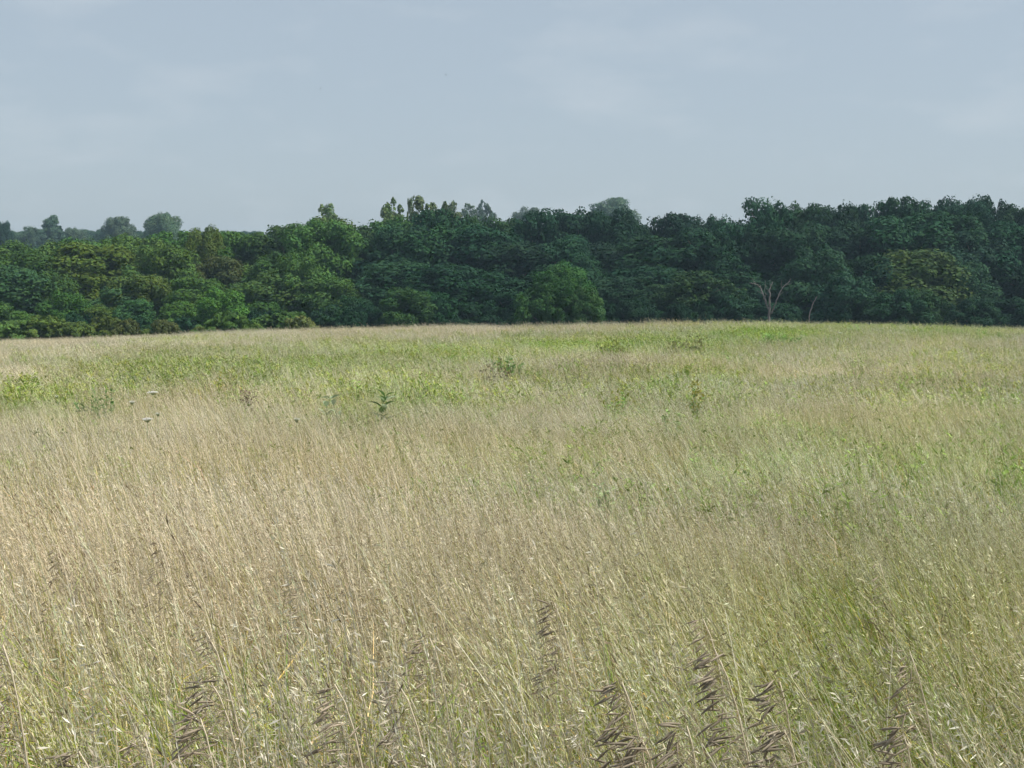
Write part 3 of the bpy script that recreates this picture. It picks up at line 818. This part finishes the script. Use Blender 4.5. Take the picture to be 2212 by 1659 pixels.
weed('leafy_weed', 1094, 748, 56, 44, DG, 'dark green weed clump rising behind the brown dock', n=16, leaf=.13)
weed('goldenrod', 1497, 788, 26, 24, (.14, .22, .06), 'tall goldenrod with yellowish tip standing alone right of middle', 'goldenrod', n=6, flower=(.32, .30, .06))
weed('leafy_weed', 1440, 850, 60, 22, (.15, .23, .07), 'low green weeds left of the tall lone goldenrod', n=14)
weed('goldenrod', 1330, 812, 34, 27, MG, 'slender green goldenrod left of the low green weeds', 'goldenrod', n=6, flower=(.28, .30, .06))
weed('sapling_clump', 1682, 700, 74, 72, (.14, .24, .05), 'bright green sapling clump near the crest below the dead snag', 'sapling', n=26, leaf=.2)
weed('pale_weed', 1848, 688, 22, 88, (.24, .34, .12), 'pale round weed breaking the crest line', n=18, leaf=.16)
weed('low_shrub', 594, 728, 58, 82, OL, 'low olive shrub on the straw-coloured slope at left', 'shrub', n=30, leaf=.14)
weed('dock_plant', 1462, 722, 20, 62, (.20, .26, .08), 'thin brownish dock stalks in the bright green band', 'dock', n=8, flower=(.26, .27, .11))
weed('dock_plant', 1498, 720, 24, 62, (.19, .25, .08), 'thicker brownish dock stalks right of the thin ones', 'dock', n=10, flower=(.26, .27, .11))
weed('dock_plant', 536, 815, 24, 27, RB, 'dark brown dock stalk left of the milkweeds', 'dock', n=6, flower=(.2, .14, .1))
weed('leafy_weed', 2128, 700, 26, 84, MG, 'green weed poking over the crest near the right edge', n=10, leaf=.16)
weed('leafy_weed', 2172, 704, 34, 84, (.13, .22, .06), 'broader green weed on the crest at the right edge', n=14, leaf=.16)
weed('leafy_weed', 1310, 985, 84, 10.5, (.22, .28, .13), 'grey-green tangled weed in the middle of the tall grass', n=12, leaf=.07)
weed('leafy_weed', 1560, 745, 30, 58, MG, 'bright green weed under the dead snag at the band edge', n=12, leaf=.15)
weed('goldenrod', 1320, 728, 60, 60, YG, 'yellow-green goldenrod clump in the bright green band', 'goldenrod', n=20, leaf=.13, flower=(.29, .34, .08))
weed('goldenrod', 30, 800, 90, 36, YG, 'yellow-green goldenrod clump at the left edge of the meadow', 'goldenrod', n=18, leaf=.12, flower=(.29, .34, .08))

# a gap in the near grass; its shade is put into dark blade colours
p = at(1872, 1290, 5.35); r = empty('shade_blades', (p.x, 5.35, gz(p.x, 5.35)))
tag(r, 'green blades coloured dark to stand for shade in the near grass gap at right', 'shade-coloured grass')
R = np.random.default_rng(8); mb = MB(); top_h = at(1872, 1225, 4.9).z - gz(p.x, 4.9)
for _ in range(420):
    a, rr = R.random() * 6.28, .42 * R.random() ** .5
    b = np.array([rr * math.cos(a) * 1.2, rr * math.sin(a), -.03])
    pts = stem_pts(R, b, top_h * R.uniform(.35, .72), R.normal(size=2) * .12 + np.array([-.05, 0]), R.normal(size=2) * .12 + np.array([-.08, 0]), 6)
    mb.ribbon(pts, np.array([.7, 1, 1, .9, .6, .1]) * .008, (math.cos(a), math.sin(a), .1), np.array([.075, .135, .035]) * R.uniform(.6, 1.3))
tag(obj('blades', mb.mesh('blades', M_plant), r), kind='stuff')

# milkweeds: broad single leaves
def leaf_mesh(name, ln, wd, col):
    u = np.linspace(0, 1, 6); prof = np.array([.12, .72, 1, .85, .5, .04]) * wd * .5
    mid = np.stack([u * ln, 0 * u, .12 * ln * np.sin(u * 2.6) - .10 * ln * u], 1)
    Vv = np.vstack([mid + np.array([0, 1, .25]) * prof[:, None], mid, mid + np.array([0, -1, .25]) * prof[:, None]])
    q = [[i, i + 1, i + 7, i + 6] for i in range(5)] + [[i + 6, i + 7, i + 13, i + 12] for i in range(5)]
    return mesh_np(name, Vv, np.array(q), np.broadcast_to(np.array(col), (18, 3)), M_plant, True)
LM = [leaf_mesh('leaf', .24, .11, (.10, .19, .05)), leaf_mesh('leaf', .22, .10, (.30, .38, .22))]
def milkweed(px, top, d, which, label, n=8, seed=1):
    p = at(px, top, d); z0 = gz(p.x, d); h = p.z - z0
    R = np.random.default_rng(seed)
    r = empty('milkweed', (p.x, d, z0)); tag(r, label, 'milkweed', 'milkweeds in the meadow')
    mb = MB(); pts = stem_pts(R, np.array([0, 0, -.05]), h * .92, R.normal(size=2) * .06, R.normal(size=2) * .05, 6)
    mb.tube(pts, np.linspace(.010, .006, 6), 6, np.array([.12, .18, .06])); obj('stem', mb.mesh('stem', M_plant, True), r)
    for i in range(n):
        k = 1 - .55 * (i // 2) / max(1, (n // 2))
        q = [np.interp(k, np.linspace(0, 1, 6), pts[:, j]) for j in range(3)]
        o = obj('leaf', LM[which], r); o.location = q
        o.rotation_euler = (R.normal() * .2, -R.uniform(.15, .8), (i % 2) * math.pi + (i // 2) * 1.45 + R.normal() * .25 + .3)
        o.scale = [R.uniform(.8, 1.15)] * 3
        v = R.uniform(.8, 1.2); o.color = (v, v, v, 1)
milkweed(824, 824, 24, 0, 'dark-leaved milkweed with one leaf held upright', 10, 4)
milkweed(740, 829, 24.5, 1, 'milkweed with pale silvery leaves', 8, 8)
milkweed(702, 833, 25, 1, 'small pale milkweed left of the silvery milkweed', 6, 12)
milkweed(842, 832, 23.6, 1, 'small milkweed half hidden right of the dark-leaved one', 6, 15)

# wild carrot: flat white umbels
def umbel(px, py, d, wpx, label, seed):
    p = at(px, py, d); z0 = gz(p.x, d); h = p.z - z0
    rad = wpx * d / (F * 2212 / 1024) * .5
    R = np.random.default_rng(seed)
    r = empty('wild_carrot', (p.x, d, z0)); tag(r, label, 'wild carrot', 'white flowers in the meadow')
    st = MB(); pts = stem_pts(R, np.array([0, 0, -.05]), h - .04, (0, 0), (0, 0), 4); pts[:, 2] = np.linspace(-.05, h - .05, 4)
    st.tube(pts, .004, 5, np.array([.16, .22, .08]))
    tips = [np.array([rad * math.cos(a) * k, rad * math.sin(a) * k, h + .01 * (1 - k) + R.normal() * .004]) for k, m_ in ((.35, 6), (.7, 11), (1, 16)) for a in np.arange(m_) / m_ * 6.28]
    for tp in tips: st.tube(np.array([pts[-1], (pts[-1] + tp) / 2 - np.array([0, 0, .008]), tp]), .0015, 3, np.array([.2, .26, .1]))
    obj('stem', st.mesh('stem', M_plant), r)
    fl = MB()
    for tp in tips:
        m_ = 9; q = tp + R.normal(size=(m_, 3)) * np.array([rad * .11, rad * .11, .004])
        A_ = unit(np.stack([R.normal(size=m_), R.normal(size=m_), R.normal(size=m_) * .2], 1)); B_ = unit(np.cross(A_, np.array([0, 0, 1.])))
        fl.kites(q, A_ * rad * .10, B_ * rad * .09, np.full((m_, 3), .80))
    obj('flower_head', fl.mesh('flower_head', M_plant), r)
umbel(330, 847, 24, 21, 'flat white flower head above the green patch at left', 1)
umbel(318, 905, 18, 20, 'brighter flat white flower head below the other at left', 2)
umbel(285, 868, 23, 11, 'small cream flower head left of the two flat white ones', 3)
umbel(641, 905, 18, 11, 'small white flower head in the straw grass below the milkweeds', 4)
umbel(341, 893, 19, 9, 'smallest white flower head just above the bright low one', 5)
umbel(123, 856, 25, 8, 'tiny white flower dot in the leftmost green patch', 6)
umbel(1815, 719, 70, 8, 'tiny white flower dot under the crest at right', 7)

# ------------------------------------------------------------------ the big nodding brome stalks in front
def spikelet_mesh():
    u = np.array([0, .15, .45, .75, 1.0]); r = np.array([.06, .55, 1, .65, .03])
    mb = MB(); pts = np.stack([u, 0 * u, -.06 * u ** 2], 1)
    mb.tube(pts, r * .062, 5, np.array([1., 1, 1])); return mb.mesh('spikelet', M_plant)
SP = spikelet_mesh()
def c7(cx, cy): return cx / 1.7015 * .8534, (1350 + cy / 1.7015) * .8534
def c8(cx, cy): return (1292 + cx / 1.7015) * .8534, (1350 + cy / 1.7015) * .8534
def stalk(tip, mid, d, n, ln, tone, label, seed, pan=.34):
    R = np.random.default_rng(seed); n = int(n * 1.9) if n < 35 else n; ln = ln * 1.0
    a = np.array(at(*tip, d)); b = np.array(at(*mid, d - .02))
    x0 = b[0] + (b[0] - a[0]) * .5; z0 = gz(x0, d)
    base = np.array([x0, d, z0 - .03])
    r = empty('brome_stalk', (x0, d, z0)); tag(r, label, 'grass stalk', 'large nodding brome stalks in front')
    u = np.linspace(0, 1, 10)[:, None]
    ctrl = np.array([2 * b[0] - (a[0] + base[0]) * .5, d, b[2] * 1.0 + (b[2] - a[2]) * .15])
    ctrl[2] = min(max(ctrl[2], base[2] + .3), a[2] + .02)
    pts = ((1 - u) ** 2 * base + 2 * u * (1 - u) * ctrl + u ** 2 * a) - np.array([x0, d, z0])
    mb = MB(); mb.tube(pts, np.linspace(.0028, .0014, 10), 5, np.array([.66, .58, .43])[None] * np.linspace(.85, 1.1, 10)[:, None])
    us = np.linspace(0, 1, 10)
    spots = []
    for i in range(n):
        k = 1 - pan * (i / max(1, n - 1)) ** .9
        q = np.array([np.interp(k, us, pts[:, j]) for j in range(3)])
        reach = .012 + .075 * (1 - k) / pan * R.uniform(.3, 1.2)
        dr = unit(np.array([R.normal(-.75, .35), R.normal(-.05, .4), R.normal(.15, .25)]))
        e = q + dr * reach
        mb.tube(np.array([q, (q + e) / 2 + np.array([0, 0, .006]), e]), .0006, 3, np.array([.40, .33, .22]))
        spots.append(e)
    obj('stem', mb.mesh('stem', M_plant), r)
    for e in spots:
        o = obj('spikelet', SP, r); o.location = e
        dr = Vector((R.normal(-.8, .3), R.normal(-.1, .4), R.normal(-.42, .32))).normalized()
        o.rotation_euler = dr.to_track_quat('X', 'Z').to_euler()
        L_ = ln * R.uniform(.7, 1.15); o.scale = (L_, L_, L_)
        t_ = np.array(tone) * R.uniform(.75, 1.25); o.color = (*t_, 1)
GB = (.31, .26, .19); LB = (.40, .33, .24); ST = (.58, .49, .36)
stalk(c8(190, 300), c8(330, 640), 3.3, 22, .040, GB, 'tall grey-brown seed stalk leaning left near the middle of the foreground', 1)
stalk(c8(480, 640), c8(640, 1000), 2.55, 26, .048, GB, 'heavy dark seed head low in the foreground right of middle', 2, .4)
stalk(c8(880, 500), c8(1085, 900), 2.6, 30, .046, GB, 'longest dark drooping seed head, with ladder-like spikelets', 3, .42)
stalk(c8(1160, 640), c8(1260, 940), 2.65, 18, .040, GB, 'short dark seed head just right of the longest one', 4, .3)
stalk(c8(1720, 510), c8(1880, 900), 2.8, 20, .034, LB, 'thin brown seed stalk towards the lower right corner', 5)
stalk(c8(1690, 860), c8(1790, 1060), 2.45, 16, .046, GB, 'dark seed head touching the bottom edge at lower right', 6, .3)
stalk(c8(830, 370), c8(960, 620), 3.3, 14, .036, LB, 'small brown seed stalk behind the longest drooping head', 7)
stalk(c8(560, 880), c8(700, 1090), 2.35, 20, .050, GB, 'darkest seed cluster cut by the bottom edge, right of middle', 8, .3)
stalk(c8(1180, 850), c8(1320, 1080), 2.4, 16, .046, GB, 'dark seed cluster low between the short head and the right corner', 9, .3)
stalk(c8(1590, 130), c8(1690, 420), 4.6, 14, .034, LB, 'brown seed stalk beside the dark hollow in the grass', 10)
stalk(c8(760, 830), c8(850, 1060), 2.45, 12, .046, GB, 'dark seed head between the two heaviest clusters at the bottom', 11, .26)
stalk(c7(12, 480), c7(115, 780), 2.5, 90, .026, ST, 'thick pale plume at the left edge of the foreground', 12, .55)
stalk(c7(885, 420), c7(1060, 720), 2.7, 60, .026, ST, 'pale curving stalk in the left foreground', 13, .5)
stalk(c7(900, 630), c7(1060, 840), 2.6, 14, .044, GB, 'grey-brown seed head beside the pale curving stalk', 14, .3)
stalk(c7(860, 790), c7(960, 1060), 2.45, 14, .046, LB, 'brown seed head low in front of the pale curving stalk', 15, .3)
stalk(c7(1850, 450), c7(1950, 640), 3.0, 10, .038, LB, 'light brown seed head with few parallel spikelets left of middle', 16, .26)
stalk(c7(1440, 650), c7(1600, 880), 2.5, 18, .042, LB, 'arched brown seed head in the lower left of middle', 17, .4)
stalk(c7(1710, 640), c7(1880, 880), 2.6, 14, .040, GB, 'dark brown seed head right of the arched one', 18, .35)
stalk(c7(340, 940), c7(470, 1120), 2.3, 10, .044, GB, 'small dark seed head at the bottom edge in the left foreground', 19, .3)
stalk(c7(620, 880), c7(700, 1080), 2.3, 40, .026, ST, 'pale bleached seed head at the bottom edge left of middle', 20, .35)
stalk(c7(250, 60), c7(330, 330), 4.2, 18, .030, LB, 'brown seed head high in the left foreground', 21)
stalk(c7(690, 40), c7(770, 300), 4.2, 18, .030, LB, 'brown seed head left of middle among far straw stems', 22)
stalk(c7(1280, 160), c7(1370, 420), 3.8, 16, .030, LB, 'brown seed head in the middle distance of the foreground', 23)

# ------------------------------------------------------------------ two birds high over the wood
def bird(px, py, d, span, rz, label):
    mb = MB()
    u = np.linspace(-1, 1, 9); r_ = np.array([.02, .3, .75, .95, 1, .9, .75, .5, .12])
    mb.tube(np.stack([0 * u, u * .42, .02 * u], 1), r_ * .09, 8)
    for s_ in (-1, 1):
        Vv = np.array([[s_ * .05, .18, .03], [s_ * .05, -.12, .03], [s_ * .5, .22, .22], [s_ * .48, -.02, .20], [s_ * 1.0, -.18, .14], [s_ * .07, .18, 0], [s_ * .07, -.12, 0], [s_ * .5, .2, .2]])
        mb.add(Vv, [[0, 1, 3, 2]], [[2, 3, 4], [5, 6, 3], [5, 3, 7], [7, 3, 4]])
    mb.add(np.array([[0, -.35, 0], [.14, -.72, .0], [0, -.6, .01], [-.14, -.72, .0], [0, -.36, -.03]]), None, [[0, 1, 2], [0, 2, 3], [4, 2, 1], [4, 3, 2]])
    o = obj('bird', mb.mesh('bird', M_plant)); o.location = at(px, py, d); o.scale = [span / 2] * 3
    o.rotation_euler = (.3, .5, rz); o.color = (.03, .03, .035, 1)
    tag(o, label, 'bird', 'birds over the wood')
bird(963, 162, 95, .30, 1.2, 'dark speck of a bird higher in the sky, right of the other')
bird(692, 192, 110, .26, 2.4, 'fainter speck of a bird lower in the sky at left')

# ------------------------------------------------------------------ the air
hz = MB()
x0, x1, y0, y1, z0, z1 = -6500, 6500, -2300, 9500, -25, 42
hz.add(np.array([[x0, y0, z0], [x1, y0, z0], [x1, y1, z0], [x0, y1, z0], [x0, y0, z1], [x1, y0, z1], [x1, y1, z1], [x0, y1, z1]]),
       [[0, 3, 2, 1], [4, 5, 6, 7], [0, 1, 5, 4], [1, 2, 6, 5], [2, 3, 7, 6], [3, 0, 4, 7]])
mh = bpy.data.materials.new('haze'); mh.use_nodes = True
t = mh.node_tree; t.nodes.clear()
pv = N(t, 'ShaderNodeVolumePrincipled'); pv.inputs['Density'].default_value = 0.00023
pv.inputs['Color'].default_value = (.55, .78, .98, 1); pv.inputs['Anisotropy'].default_value = 0.2
o_ = N(t, 'ShaderNodeOutputMaterial'); t.links.new(pv.outputs['Volume'], o_.inputs['Volume'])
tag(obj('haze', hz.mesh('haze', mh)), 'pale summer haze in the air over the meadow', 'haze', kind='stuff')
